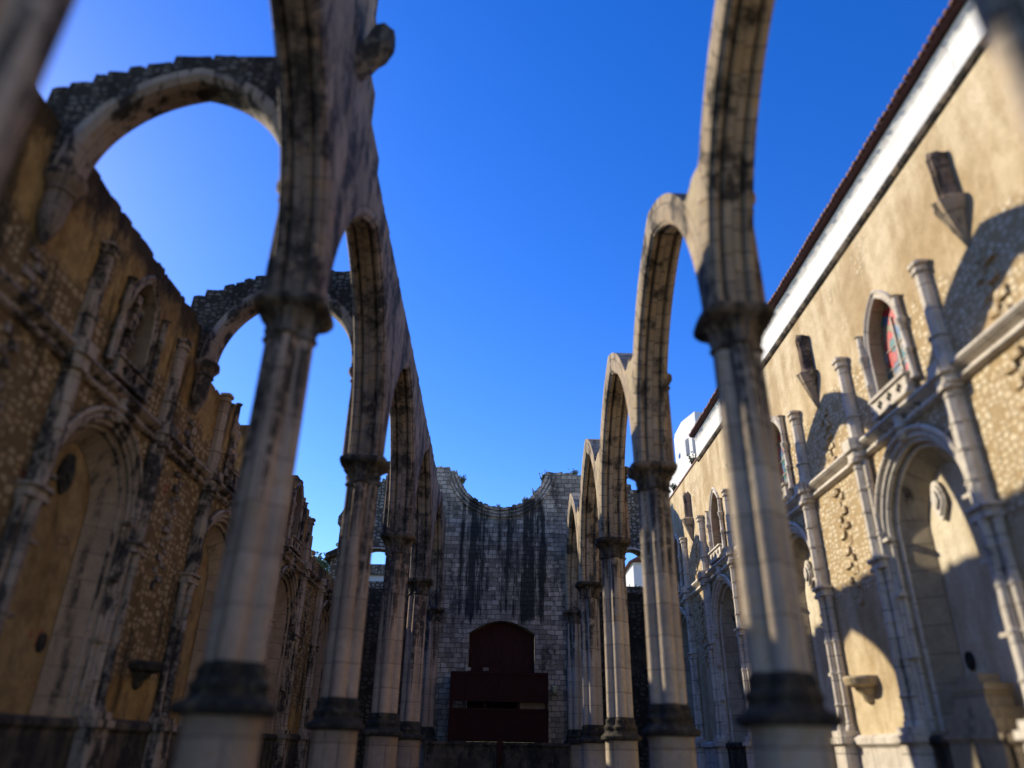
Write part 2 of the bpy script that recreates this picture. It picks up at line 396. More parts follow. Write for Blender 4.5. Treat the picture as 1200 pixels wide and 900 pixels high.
def make_pier():
    t = thing('stone_pier', 'pier', 'pier', (0, 0, 0))
    m = MB(); loft(m, [(0, 1.5, 0, .95), (.22, 1.5, 0, .95), (.26, 1.4, 0, .9), (.4, 1.2, 0, .72), (1.96, 1.18, 0, .72), (2.02, 1.24, 0, .75)])
    m.build('pedestal', M['pier'], t, 40)
    m = MB(); loft(m, [(2.02, 1.34, 0, .85), (2.06, 1.46, 0, .85), (2.16, 1.47, .008, .85), (2.2, 1.38, 0, .8), (2.24, 1.3, 0, .6), (2.3, 1.22, 0, .4), (2.36, 1.2, 0, .3), (2.4, 1.26, .01, .3), (2.48, 1.27, 0, .25), (2.54, 1.14, 0, .15), (2.62, 1.1, 0, .05), (2.66, 1.14, 0, 0), (2.72, 1.12, 0, 0), (2.76, 1.03, 0, 0), (2.8, 1.0, 0, 0)])
    m.build('base_moulding', M['black'], t, 40)
    m = MB(); loft(m, [(2.8 + (8.72 - 2.8) * i / 6, 1.0 - .03 * i / 6, 0, 0) for i in range(7)])
    m.build('shaft', M['pier'], t, 40)
    m = MB(); loft(m, [(8.72, 1.04, 0, 0), (8.77, 1.1, 0, 0), (8.82, 1.03, 0, 0), (8.86, 1.0, .02, 0), (9.0, 1.05, .05, .1), (9.06, 1.02, .02, .15), (9.14, 1.1, .06, .25), (9.22, 1.2, .07, .4), (9.26, 1.16, 0, .6), (9.3, 1.3, 0, .85), (9.36, 1.42, 0, .9), (9.42, 1.45, 0, .9), (ZCAP - .02, 1.43, 0, .9), (ZCAP, 1.2, 0, .8)])
    m.build('capital', M['cap'], t, 40)
    # slender vault shaft rising on the aisle side above the capital (aisle side = -x here)
    m = MB()
    def oct_(r, cx, n=12): return [(cx + r * math.cos(2 * PI * i / n), r * math.sin(2 * PI * i / n)) for i in range(n)]
    m.grid([[(x, y, z) for x, y in oct_(r, -.6)] for z, r in ((9.54, .17), (9.62, .14), (12.2, .14), (12.28, .2), (12.36, .15), (12.5, .22), (12.58, .28), (12.72, .28), (12.74, .2))])
    m.box(-.6, -.36, -.12, .12, 9.54, 12.7)
    m.build('wall_shaft', M['arch'], t, 40)
    return t
LP = ['nearest left pier, its blurred dark shaft crossing the upper left corner',
      'big shaded left pier with black mossy capital, standing before the open stone arches',
      'left pier with flared dark capital, second in the shaded row along the left',
      'slim shaded left pier seen third along the row, narrow sky gap beside its arch',
      'thin shaded left pier, fourth along the row, beside the brick end wall',
      'half hidden left respond pier built against the brick end wall']
RP = ['nearest right pier, its pale blurred shaft crossing the upper right corner',
      'big right pier with two sunlit stripes and black square capital, before the ochre wall',
      'right pier standing left of the white tower, sunlit stripes on its lower shaft',
      'right pier third along the row, beside the arched opening with greenery',
      'thin right pier fourth along the row, close to the brick end wall',
      'half hidden right respond pier built against the brick end wall']
proto = make_pier(); first = True
for k in range(6):
    for side, L in ((-1, LP), (1, RP)):
        o = proto if first else copy_tree(proto); first = False
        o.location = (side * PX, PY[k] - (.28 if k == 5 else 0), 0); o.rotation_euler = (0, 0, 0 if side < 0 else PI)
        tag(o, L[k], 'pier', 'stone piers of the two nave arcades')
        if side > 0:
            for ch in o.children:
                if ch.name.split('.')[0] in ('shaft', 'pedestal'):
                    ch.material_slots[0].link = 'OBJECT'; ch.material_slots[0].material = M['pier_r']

# ------------------------------------------------------------------ arcade arches
A_, H_ = BAY / 2 - .44, 5.5
def arcade(side, k, label):
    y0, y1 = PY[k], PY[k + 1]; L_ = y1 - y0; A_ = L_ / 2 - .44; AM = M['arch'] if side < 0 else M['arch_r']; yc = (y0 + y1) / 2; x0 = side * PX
    fn = lambda u, v, w: (x0 + w, yc + u, ZCAP + v)
    t = thing('arcade_arch', label, 'arch', (x0, yc, 0), 'pointed arches of the two nave arcades')
    m = MB(); arch_sweep(m, A_, H_, ring_profile(), fn, 30, lim=L_ / 2 - .003)
    m.build('arch_moulding', AM, t, 38)
    # masonry carried by the arch
    n = 20; low = [arc_pts(A_, H_, -1 + i / n, .45) for i in range(2 * n + 1)]
    e = L_ / 2 - .002
    low = [(max(-e, min(e, u)), v) for u, v in low]
    low = [p for i, p in enumerate(low) if i == 0 or abs(p[0] - low[i - 1][0]) > 1e-4]
    m = MB()
    if side < 0:
        top = 16.12 - ZCAP
        if k <= 1:
            pk = 20.6 - ZCAP
            prof = [(e, top), (0, top + .1), (-e + 3.4, top + .25), (-e + 2.0, top + 1.1), (-e + 1.1, 18.4 - ZCAP), (-e + .9, pk), (-e, pk)]
            if k == 0: prof = [(e, pk), (e - 1.5, pk), (e - 1.8, 18.6 - ZCAP), (e - 3.2, top + .2), (0, top), (-e, top)]
        else:
            d = (.0, .0, -.1, -.35, -.7)[k]; prof = [(e, top + d - .12), (0, top + d), (-e, top + d + .05)]
        up = []
        for i in range(len(prof) - 1): up += ragged(prof[i], prof[i + 1], .8, .03)
        mat = M['arch']
    else:
        # worn down to the arch: the fill dips over the piers
        dip = (13.15, 13.15, 13.3, 13.3, 13.6)[k] - ZCAP
        up = []
        pr = []
        for i in range(25):
            s_ = 1 - i / 12
            u, v = arc_pts(A_, H_, s_, .74)
            f = abs(s_)
            pr.append((e * s_ if abs(s_) == 1 else max(-e, min(e, u)), max(v, dip + .25 * math.sin(f * PI * 3) * .3) if f > .02 else v))
        for i, p in enumerate(pr):
            if i and abs(p[0] - pr[i - 1][0]) < 1e-3: continue
            up.append((p[0], p[1] + R.uniform(-.03, .03)))
        mat = M['spandrel_lit']
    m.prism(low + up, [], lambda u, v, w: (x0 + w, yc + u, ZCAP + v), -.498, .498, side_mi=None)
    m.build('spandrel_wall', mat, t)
    return t
LA = ['left arcade arch overhead, springing from the big shaded pier out of the frame top',
      'left arcade arch just behind the big shaded pier, under the tall solid wall',
      'left arcade arch between the second and third shaded piers',
      'narrow looking left arcade arch between third and fourth shaded piers',
      'last left arcade arch, dark slit against the brick end wall']
RA = ['right arcade arch overhead, springing from the sunlit big pier out of the frame top',
      'tall free standing right arcade arch with bright apex and sunlit beige spandrel beside it',
      'right arcade arch between second and third piers, lower bright apex in front of the sky',
      'right arcade arch between third and fourth piers, its edge catching a thin line of sun',
      'last and smallest looking right arcade arch, bright rim against the brick end wall']
for k in range(5):
    arcade(-1, k, LA[k]); arcade(1, k, RA[k])
# broken vault springer above the big left pier
m = MB()
secs = [(-3.95, .42, 16.3, 17.0), (-3.75, .4, 16.5, 17.3), (-3.55, .36, 16.75, 17.75), (-3.35, .32, 16.9, 17.9), (-3.15, .24, 17.1, 17.8)]
m.grid([[(x, Y0 + w * a + R.uniform(-.04, .04), zz + R.uniform(-.05, .05)) for a, zz in ((-1, z0 + .15), (-.5, z0), (.5, z0), (1, z0 + .15), (1, z1 - .2), (.5, z1), (-.5, z1), (-1, z1 - .2))] for x, w, z0, z1 in secs])
tag(m.build('vault_springer', M['cap'], None), 'dark broken stump of a vault rib sticking out high above the big left pier', 'vault stub')

# ------------------------------------------------------------------ transverse arches over the left aisle
def transverse(y, label, w):
    xa, xb = -9.72, -5.2; xc = (xa + xb) / 2; a = (xb - xa) / 2; h = 2.75; zs = 12.78
    t = thing('transverse_arch', label, 'arch', (xc, y, 0), 'open arches spanning the left aisle')
    fn = lambda u, v, ww: (xc + u, y + ww, zs + v)
    half = [(0, 0), (.24, .0), (.28, .03), (.31, .03), (w, .15), (w, .34)]
    prof = half + [(-p, q) for p, q in reversed(half[1:])]
    m = MB(); arch_sweep(m, a, h, prof, fn, 20)
    m.build('arch_moulding', M['trim_l'], t, 38)
    n = 14; low = [arc_pts(a, h, -1 + i / n, .24) for i in range(2 * n + 1)]
    e = 2.72
    up = ragged((e - .45, 16.36 - zs), (.2, 16.36 - zs), .8, .03) + ragged((.2, 16.33 - zs), (-1.7, 15.85 - zs), .55, .05) + ragged((-1.7, 15.82 - zs), (-3.3, 15.1 - zs), .38, .08) + ragged((-3.3, 15.0 - zs), (-3.75, 13.9 - zs), .3, .1)
    up = [(e - .45, .3), ] + up + [(-3.75, 13.4 - zs), (-e - .15, .2)]
    m = MB(); m.prism(low + up, [], fn, -w + .012, w - .012)
    m.build('rubble_wall', M['rough'], t)
    # capital and short corbelled shaft on the aisle wall
    m = MB()
    def ob(r, n=10): return [(-9.98 + r * math.cos(2 * PI * i / n), y + r * 1.15 * math.sin(2 * PI * i / n)) for i in range(n)]
    m.grid([[(x, yy, z) for x, yy in ob(r)] for z, r in ((11.0, .05), (11.3, .16), (11.6, .24), (12.25, .26), (12.3, .33), (12.38, .28), (12.5, .36), (12.6, .44), (12.76, .44))])
    m.build('corbel_shaft', M['arch'], t, 40)
transverse(PY[1], 'larger open stone arch in the upper left, bridging from left wall to the big pier', .42)
transverse(PY[2], 'smaller looking open stone arch behind the big left pier, stepped ragged rubble top', .42)

# ------------------------------------------------------------------ side walls
def side_wall(side):
    W = WR if side > 0 else WL
    T = M['trim_r'] if side > 0 else M['trim_l']
    fnx = lambda u, v, w: (side * (W + w), u, v)          # w > 0 goes into the wall
    D = .72
    if side > 0:
        t = thing('right_aisle_wall', 'long sunlit ochre aisle wall on the right, with niches and pale pilasters', 'wall', (W, 20, 0))
    else:
        t = thing('left_aisle_wall', 'long shaded ruined aisle wall on the left, brown plaster over rubble', 'wall', (-W, 20, 0))
    holes = [pointed_outline(c, 1.94, 2.14, 6.85, 2.06) for c in NC]
    wins = []
    for i, c in enumerate(NC):
        if side < 0 and i in (1, 3): continue
        wins.append(pointed_outline(c, .82 if side > 0 else .68, 10.2, 11.9, 1.4 if side > 0 else 1.3))
    if side > 0:
        outer = [(-6, 0), (YF, 0), (YF, 15.9), (-6, 15.9)]
    else:
        top = [(YF, 10.7)] + ragged((YF, 10.65), (38.9, 10.65), .6, .08) + [(38.7, 10.9)]
        pr = [(38.7, 11.2), (38.2, 12.1), (37.3, 12.45), (36.3, 12.75), (35.6, 13.2), (34.9, 13.75), (34.2, 13.3), (33.2, 12.9), (31, 12.6), (29, 12.7), (27.1, 13.1)]
        for i in range(len(pr) - 1): top += ragged(pr[i], pr[i + 1], .35, .07)
        top += [(26.95, 13.0), (26.85, 10.3), (25.5, 10.2), (25.45, 13.1)]
        pr = [(25.4, 13.1), (24.3, 12.75), (22.3, 12.7), (21.6, 13.6), (20.5, 14.0), (12, 14.0), (-6, 14.0)]
        for i in range(len(pr) - 1): top += ragged(pr[i], pr[i + 1], .5, .06)
        outer = [(-6, 0), (YF, 0)] + top
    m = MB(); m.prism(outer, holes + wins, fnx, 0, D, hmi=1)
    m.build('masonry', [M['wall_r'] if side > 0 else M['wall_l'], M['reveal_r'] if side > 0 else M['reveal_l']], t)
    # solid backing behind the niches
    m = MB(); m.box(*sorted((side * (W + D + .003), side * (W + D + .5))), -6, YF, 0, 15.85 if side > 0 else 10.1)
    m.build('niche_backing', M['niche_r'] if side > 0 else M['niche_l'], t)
    # string course: hollow between two rolls
    m = MB(); prof = [(.02, 9.3), (-.1, 9.32), (-.16, 9.38), (-.13, 9.45), (-.05, 9.5), (-.06, 9.58), (-.2, 9.64), (-.27, 9.72), (-.25, 9.8), (.02, 9.9)]
    segs = []
    y = -6.0
    for c in NC: segs.append((y, c - 2.62)); y = c + 2.62
    segs.append((y, YF - .02))
    for c in NC: segs.append((c - 2.18, c + 2.18))
    for a, b in segs:
        m = MB(); m.grid([[(side * (W + w), yy, z) for w, z in prof] for yy in (a, b)], swap=True)
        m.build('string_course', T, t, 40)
    for c in [None]:
        yy = -6.0
        for c2 in NC + [None]:
            e = (c2 - 2.9) if c2 else YF - .05
            if e > yy:
                m = MB(); m.grid([[(side * (W + w), q, z) for w, z in ((.02, .0), (-.12, .0), (-.12, 1.85), (-.22, 1.95), (-.22, 2.1), (-.1, 2.18), (.02, 2.2))] for q in (yy, e)], swap=True)
                m.build('plinth', T if side > 0 else M['dado_l'], t, 40)
            if c2: yy = c2 + 2.9
    for c in NC:
        m = MB(); m.grid([[(side * (W + w), q, z) for w, z in ((.03, .0), (-.05, .0), (-.05, 1.85), (-.14, 1.95), (-.14, 2.06), (-.04, 2.12), (.03, 2.135))] for q in (c - 1.98, c + 1.98)], swap=True)
        m.build('plinth', M['dado_l'], t, 40)  # dark course painting in the shade below the niche
    # pilasters either side of every niche
    for i, c in enumerate(NC):
        for sg in (-1, 1):
            py = c + sg * 2.4
            pm = MB()
            def strip(z0, z1, hw, pr_, ch=.08):
                pts = [(.02, -hw), (-pr_ + ch, -hw), (-pr_, -hw + ch), (-pr_, hw - ch), (-pr_ + ch, hw), (.02, hw)]
                pm.grid([[(side * (W + w), py + q, z) for w, q in pts] for z in (z0, z1)])
            def shaft(cx, cy, r, zr, n=10):
                pm.grid([[(side * (W + cx) + rr * r * math.cos(2 * PI * j / n), py + cy + rr * r * math.sin(2 * PI * j / n), z) for j in range(n)] for z, rr in zr])
            strip(0, .3, .5, .55); strip(.3, 1.95, .42, .45); strip(1.95, 2.12, .5, .54); strip(2.12, 2.3, .44, .47, .12)
            strip(2.3, 6.15, .26, .16)
            # lower triple colonnettes with annulets
            annul = []
            for z in (3.0, 3.9, 4.8, 5.6):
                annul += [(z - .045, 1.0), (z - .03, 1.22), (z + .03, 1.22), (z + .045, 1.0)]
            for (cx, cy, r) in ((-.24, 0, .115), (-.12, .25, .105), (-.12, -.25, .105)):
                shaft(cx, cy, r, [(2.28, 1.6), (2.4, 1.5), (2.46, 1.1), (2.52, 1.25), (2.58, 1.0)] + annul + [(6.0, 1.0), (6.1, 1.25), (6.15, 1.1)])
            strip(6.15, 6.24, .37, .36); strip(6.24, 6.38, .33, .32); strip(6.38, 6.46, .4, .4, .1)
            # upper chamfered post with a round shaft on the niche side
            zz = 6.46
            for zj in (7.05, 7.75, 8.4, 9.05):
                strip(zz, zj - .03, .17, .34, .11); strip(zj - .03, zj + .03, .185, .36, .11); zz = zj + .03
            strip(zz, 9.2, .17, .34, .11)
            shaft(-.12, -sg * .27, .1, [(6.46, 1.0), (7.02, 1.0), (7.03, 1.3), (7.09, 1.3), (7.1, 1.0), (8.38, 1), (8.39, 1.3), (8.44, 1.3), (8.45, 1.0), (9.2, 1.0)])
            strip(9.2, 9.32, .24, .43, .1); strip(9.32, 9.55, .3, .4, .12); strip(9.55, 9.9, .34, .48, .12)
            top = 12.7 + R.uniform(-.15, .1)
            if side < 0 and i >= 2: top = 12.2
            if side < 0 and i == 3: pm.build('pilaster', T, t, 35); continue
            strip(9.9, 10.6, .2, .28, .1); strip(10.6, 10.68, .23, .31, .1); strip(10.68, top - .3, .17, .26, .1)
            strip(top - .3, top - .22, .21, .31, .1); strip(top - .22, top - .1, .18, .28, .1); strip(top - .1, top, .23, .33, .08)
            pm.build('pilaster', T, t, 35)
    # niche arch mouldings
    for i, c in enumerate(NC):
        m = MB()
        def roll(n0, r, w0, zb=2.2, seg=8):
            rows = []
            prof = [(w0 + r * math.cos(2 * PI * j / seg), n0 + r * math.sin(2 * PI * j / seg)) for j in range(seg)]
            pts = []
            if zb is not None: pts.append(('l', -1, zb))
            pts += [('a', -1 + j / 16, 0) for j in range(33)]
            if zb is not None: pts.append(('l', 1, zb))
            for k_, s_, z_ in pts:
                row = []
                for w, nn in prof:
                    if k_ == 'l': u, v = s_ * (1.94 + nn), z_
                    else:
                        u, v = arc_pts(1.94, 2.06, s_, nn); v += 6.85
                    row.append((side * (W + w), c + u, v))
                rows.append(row)
            m.grid(rows, swap=True)
        roll(-.02, .07, .03); roll(.1, .08, -.04); roll(-.16, .06, .2)
        roll(.21, .045, -.06, None); roll(.28, .07, -.13, None)
        for z in (3.9, 5.4, 6.85):      # annulets
            for sg in (-1, 1):
                yb = c + sg * (1.94 + .03)
                m.box(*sorted((side * (W - .17), side * (W + .05))), yb - .2, yb + .2, z - .04, z + .04)
        m.build('niche_moulding', T, t, 50)
        m = MB(); rows = []
        tri = [(1.939, 2.06, .012), (1.2, 1.5, .7), (1.939, 2.06, .7)]
        rows.append([(side * (W + w), c - a_, 2.145) for a_, h_, w in tri])
        for j in range(29):
            row = []
            for a_, h_, w in tri:
                u, v = arc_pts(a_, h_, -1 + j / 14); row.append((side * (W + w), c + u, 6.85 + v))
            rows.append(row)
        rows.append([(side * (W + w), c + a_, 2.145) for a_, h_, w in tri])
        m.grid(rows, swap=True)
        m.build('niche_jamb', M['reveal_r'] if side > 0 else M['reveal_l'], t, 30)
        # finial where the hood meets the string course
        m = MB(); m.grid([[(side * (W - .12) + r * math.cos(2 * PI * j / 8), c + r * math.sin(2 * PI * j / 8), z) for j in range(8)] for z, r in ((8.95, .1), (9.1, .2), (9.2, .12), (9.3, .22), (9.42, .14), (9.6, .16), (9.7, .05))])
        m.build('finial', T, t, 40)
    # windows
    for i, c in enumerate(NC):
        if side < 0 and i == 3: continue
        m = MB()
        def frame(a, h, zb, zs, prof):
            rows = [[(side * (W + w), c - (a + nn), zb) for w, nn in prof]]
            for j in range(25):
                s_ = -1 + j / 12; row = []
                for w, nn in prof:
                    u, v = arc_pts(a, h, s_, nn); row.append((side * (W + w), c + u, zs + v))
                rows.append(row)
            rows.append([(side * (W + w), c + (a + nn), zb) for w, nn in prof])
            m.grid(rows, swap=True)
        if not (side < 0 and i == 1):
            frame(.82 if side > 0 else .68, 1.4 if side > 0 else 1.3, 10.2, 11.9, [(.04, .01), (-.03, .01), (-.05, .05), (-.02, .09), (-.01, .12), (-.06, .15), (-.08, .2), (-.04, .25), (.04, .26)])
        wn = m.build('window', T, t, 45)
        for sg in (-1, 1):
            yy = c + sg * 1.1
            m = MB(); m.grid([[(side * (W - .1) + r * math.cos(2 * PI * j / 8), yy + r * math.sin(2 * PI * j / 8), z) for j in range(8)] for z, r in ((10.2, .13), (10.35, .1), (10.36, .09), (11.0, .09), (11.03, .12), (11.07, .12), (11.1, .09), (11.75, .09), (11.8, .14), (11.95, .16), (12.0, .1), (12.6 if i != 1 else 12.95, .085), (12.65 if i != 1 else 13.05, .14))])
            m.build('colonnette', T, wn, 45)
        # sill: a boxed balcony front, black discs painting the dark of pierced panels
        m = MB()
        m.box(*sorted((side * (W - .3), side * (W + .02))), c - .95, c + .95, 9.92, 10.005)
        m.box(*sorted((side * (W - .25), side * (W + .02))), c - .9, c + .9, 10.0, 10.42)
        m.box(*sorted((side * (W - .32), side * (W + .02))), c - .97, c + .97, 10.42, 10.5)
        m.build('sill', T, wn)
        for q in (-.52, 0, .52):
            m = MB()
            for a_, b_ in ((-.1, .06), (.1, .06), (0, -.05), (0, .17)):
                cy, cz = c + q + a_ * .8, 10.2 + b_ * .7 - .04
                x0, x1 = side * (W - .255), side * (W - .2)
                rr = [[(xx, cy + .06 * math.cos(2 * PI * j / 10), cz + .06 * math.sin(2 * PI * j / 10)) for j in range(10)] for xx in (x0, x1)]
                m.grid(rr)
            m.build('painted_quatrefoil', M['void'], wn)
        if side > 0:
            m = MB(); ol = pointed_outline(c, .84, 10.18, 11.9, 1.43)
            m.prism(ol, [], fnx, .34, .38); m.build('glass', M['glass'], wn)
            m = MB()
            m.box(side * (W + .29), side * (W + .337), c - .03, c + .03, 10.2, 12.7)
            for z in (10.75, 11.3, 11.85): m.box(side * (W + .31), side * (W + .334), c - .81, c + .81, z - .012, z + .012)
            m.build('tracery', M['trim_r'], wn)
        else:
            m = MB()
            if i != 1:
                m.prism(pointed_outline(c, .7, 10.18, 11.9, 1.33), [], fnx, .62, .68)
                m.build('dark_hole_sheet', M['void'], wn)  # near-black sheet painted in as the darkness of the window hole
            m = MB()
            for q in range(9):      # broken tracery left standing
                z = 10.3 + q * .27; o = .12 * math.sin(q * 2.1)
                m.box(*sorted((side * (W + .12), side * (W + .32))), c + o - .12 - R.uniform(0, .1), c + o + .07 + R.uniform(0, .1), z, z + .24, jit=.03)
            m.build('tracery', M['trim_l'], wn)
    # toothed scar of the lost vault shaft in each pier line
    for k in range(1, 5):
        y = PY[k] + .35; m = MB(); m2 = MB(); z = 5.6
        ztop = 11.6 if side > 0 else 10.9
        q = 0
        while z < ztop:
            hgt = R.uniform(.16, .27); off = (.16 if q % 2 else -.16) + R.uniform(-.06, .06); ww = R.uniform(.1, .2)
            if abs(z + .2 - 9.6) > .42:
                (m if z < 9.6 else m2).box(*sorted((side * (W - R.uniform(.03, .1)), side * (W + .05))), y + off - ww, y + off + ww, z, z + hgt * .85, jit=.025)
            z += hgt; q += 1
        m.build('broken_bonding', T if side < 0 else M['wall_r'], t); m2.build('broken_bonding', T if side < 0 else M['wall_r'], t)
    return t
wr = side_wall(1); wl = side_wall(-1)

# corbels of the lost vault on the right wall
def corbel():
    t = thing('vault_corbel', 'c', 'corbel', (0, 0, 0))
    m = MB(); n = 12
    def hex_(r, z, b=0.0):
        r *= 1.0
        return [(-max(-.05, r * (1 + .09 * math.cos(j * 2.6) + R.uniform(-.06, .06)) * math.sin(PI * j / (n - 1))), r * (.8 + R.uniform(-.03, .03)) * math.cos(PI * j / (n - 1)), z + b * (R.uniform(-1, .3) + .8 * math.cos(PI * j / (n - 1)))) for j in range(n)]
    m.grid([hex_(r, z) for z, r in ((12.0, .04), (12.25, .14), (12.6, .28), (12.95, .42), (13.15, .5), (13.25, .5), (13.32, .4))])
    m.build('bracket', M['arch_r'], t, 35)
    m = MB(); m.grid([[(x - .02, y, z) for x, y, z in hex_(r, z)] for z, r in ((13.322, .36), (13.45, .3), (13.8, .31), (14.2, .31), (14.6, .33))])
    m.grid([[(x - .02, y, z) for x, y, z in hex_(r, z, .12)] for z, r in ((14.603, .33), (14.85, .28))])
    m.build('rib_stub', M['arch'], t, 35)
    return t
cb = corbel()
CL = ['tapered vault corbel high on the ochre wall, nearer and larger, curved shadow beneath it',
      'tapered vault corbel just right of the big right pier, above a peaked shadow',
      'tapered vault corbel further down the ochre wall, largely hidden behind the big right pier',
      'smallest vault corbel at the far end of the ochre wall']
for k in range(1, 5):
    o = cb if k == 1 else copy_tree(cb)
    o.location = (WR, PY[k] + .65, 0); tag(o, CL[k - 1], 'corbel', 'vault corbels on the right wall')

# carved shields in the niches
def shield():
    m = MB(); n = 20
    def ol(s, x):
        pts = []
        for j in range(n):
            a = 2 * PI * j / n; y = math.sin(a); z = math.cos(a)
            wv = .3 * (1 + .12 * math.cos(3 * a)) * (1 if z > -.2 else 1 - .55 * (-z - .2))
            pts.append((x, y * wv * s, z * .52 * s + .05 * math.sin(2 * a) * s))
        return pts
    m.grid([ol(.85, 0), ol(1.0, -.06), ol(.96, -.11), ol(.8, -.1), ol(.74, -.15), ol(.5, -.16), ol(.44, -.21), ol(.15, -.23)])
    return m
for side, mat, W, names in ((1, M['trim_r'], WR, ['carved stone shield half lit by sun inside the large right niche', 'carved stone shield inside the right niche beside the big right pier', 'carved stone shield in the far right niche beyond the big pier']),
                           (-1, M['black'], WL, ['dark carved stone shield on the plaster inside the nearest left niche', 'dark carved stone shield inside the second left niche', 'dark carved stone shield in the far left niche'])):
    SY = .4 if side > 0 else -.2
    for i, lb in enumerate(names):
        m = shield()
        m.v = [((side * (W + .72) + (x if side > 0 else -x)), y + NC[i] + SY, z + 7.5) for x, y, z in m.v]
        tag(m.build('carved_shield', mat, None, 40, at=(side * (W + .72), NC[i] + SY, 7.0)), lb, 'coat of arms', 'carved shields in the niches')

# wall brackets below the pier-line scars
def bracket(side, y, mat, label):
    W = WR if side > 0 else WL; m = MB(); n = 12
    def half(r, z, s=1): return [(side * (W + .03 - r * math.sin(PI * j / (n - 1)) * s), y + r * math.cos(PI * j / (n - 1)), z + R.uniform(-.01, .01)) for j in range(n)]
    m.grid([half(r, z) for z, r in ((2.95, .08), (3.05, .2), (3.2, .24), (3.3, .36), (3.38, .4), (3.44, .62), (3.6, .68), (3.66, .66), (3.67, .5))])
    tag(m.build('wall_bracket', mat, None, 35, at=(side * W, y, 3)), label, 'bracket', 'stone brackets low on the side walls')
bracket(1, PY[2] + .8, M['spandrel_lit'], 'stone bracket low on the right wall inside the pointed patch of sun')
bracket(-1, PY[2] + .6, M['black'], 'black stone bracket low on the left wall right of the nearest niche')
bracket(1, PY[3] + .8, M['trim_r'], 'stone bracket low on the right wall, hidden further back behind the big pier')

# dark oval plaques
for side, W, lb in ((1, WR, 'small dark oval plaque low in the large right niche'), (-1, WL, 'small dark oval plaque low in the nearest left niche')):
    m = MB(); X = side * (W + .72); yy, zz = NC[0] + .85, 3.7
    m.grid([[(X - side * d, yy + .15 * s * math.cos(2 * PI * j / 20), zz + .22 * s * math.sin(2 * PI * j / 20)) for j in range(20)] for d, s in ((0, 1), (.05, 1), (.08, .9), (.05, .8), (.04, .5))])
    tag(m.build('oval_plaque', M['dado_l'], None, 35, at=(X, yy, zz)), lb, 'plaque')

# stepped tomb in the right niche
t = thing('niche_tomb', 'stepped pyramid shaped stone tomb at the bottom of the large right niche', 'tomb', (WR + .5, NC[0], 0))
m = MB(); X = WR + .25
for z0, z1, hw, d in ((0, 1.2, 1.1, .46), (1.2, 1.32, 1.18, .5), (1.32, 2.0, 1.0, .42), (2.0, 2.1, 1.08, .46)): m.box(X - d, X + d, NC[0] - hw, NC[0] + hw, z0, z1, jit=.004)
m.build('base', M['reveal_r'], t)
m = MB()
for z0, z1, hw, d in ((2.1, 2.4, .9, .4), (2.4, 2.62, .72, .34), (2.62, 2.95, .6, .3), (2.95, 3.1, .66, .32), (3.1, 3.3, .42, .24)): m.box(X - d, X + d, NC[0] - hw, NC[0] + hw, z0, z1, jit=.004)
m.build('lid', M['reveal_r'], t)

# ------------------------------------------------------------------ building on the right wall: cornice, eave and roof
t = thing('roofed_wing', 'white corniced top of the building over the ochre wall, dark red tiled eave', 'building', (WR, 15, 15.9))
m = MB()
prof = [(WR + .9, 15.9), (WR - .06, 15.903), (WR - .08, 16.0), (WR - .02, 16.06), (WR - .02, 16.82), (WR - .06, 16.9), (WR - .12, 16.98), (WR - .12, 17.08), (WR + .9, 17.09)]
m.grid([[(x, y, z) for x, z in prof] for y in (-6, 37.0)])
m.build('cornice', M['white_c'], t)
m = MB(); m.grid([[(WR + w, y, z) for w, z in ((.02, 15.66), (-.05, 15.68), (-.12, 15.76), (-.13, 15.84), (-.09, 15.896), (.02, 15.897))] for y in (-6, 37.0)])
m.build('cornice_moulding', M['cap'], t, 40)  # dark roll added as the shadow and dirt line under the white band
m = MB(); prof = [(WR + .2, 17.1), (WR - .33, 17.13), (WR - .36, 17.18), (WR - .33, 17.25), (WR + .2, 17.5)]
m.grid([[(x, y, z) for x, z in prof] for y in (-6, 37.1)])
m.build('eave', M['eave'], t)
m = MB(); yy = -5.9
while yy < 36.9:      # rounded tile ends along the eave
    dz = R.uniform(-.015, .015); r = R.uniform(.085, .1)
    m.grid([[(x, yy + r * math.cos(PI * j / 6), 17.3 + (WR + .2 - x) * -.42 + .11 + dz + r * math.sin(PI * j / 6)) for j in range(7)] for x in (WR - .42 + R.uniform(-.02, .02), WR + .3)])
    yy += .235
m.build('eave_tiles', M['roof'], t, 40)
m = MB(); m.grid([[(x, y, z) for x, z in ((WR + .2, 17.3), (WR + .2, 17.56), (WR + 6, 19.4), (WR + 6, 17.3))] for y in (-6, 37.1)])
m.build('roof', M['roof'], t)
m = MB(); m.box(WR + .92, WR + 6, -6, 36.95, 12, 17.28); m.build('wall', M['white'], t)
# coping of the wall beyond the roof
m = MB(); m.box(WR - .05, WR + 1.5, 37.02, YF, 15.905, 16.0); m.build('coping', M['roof'], t)

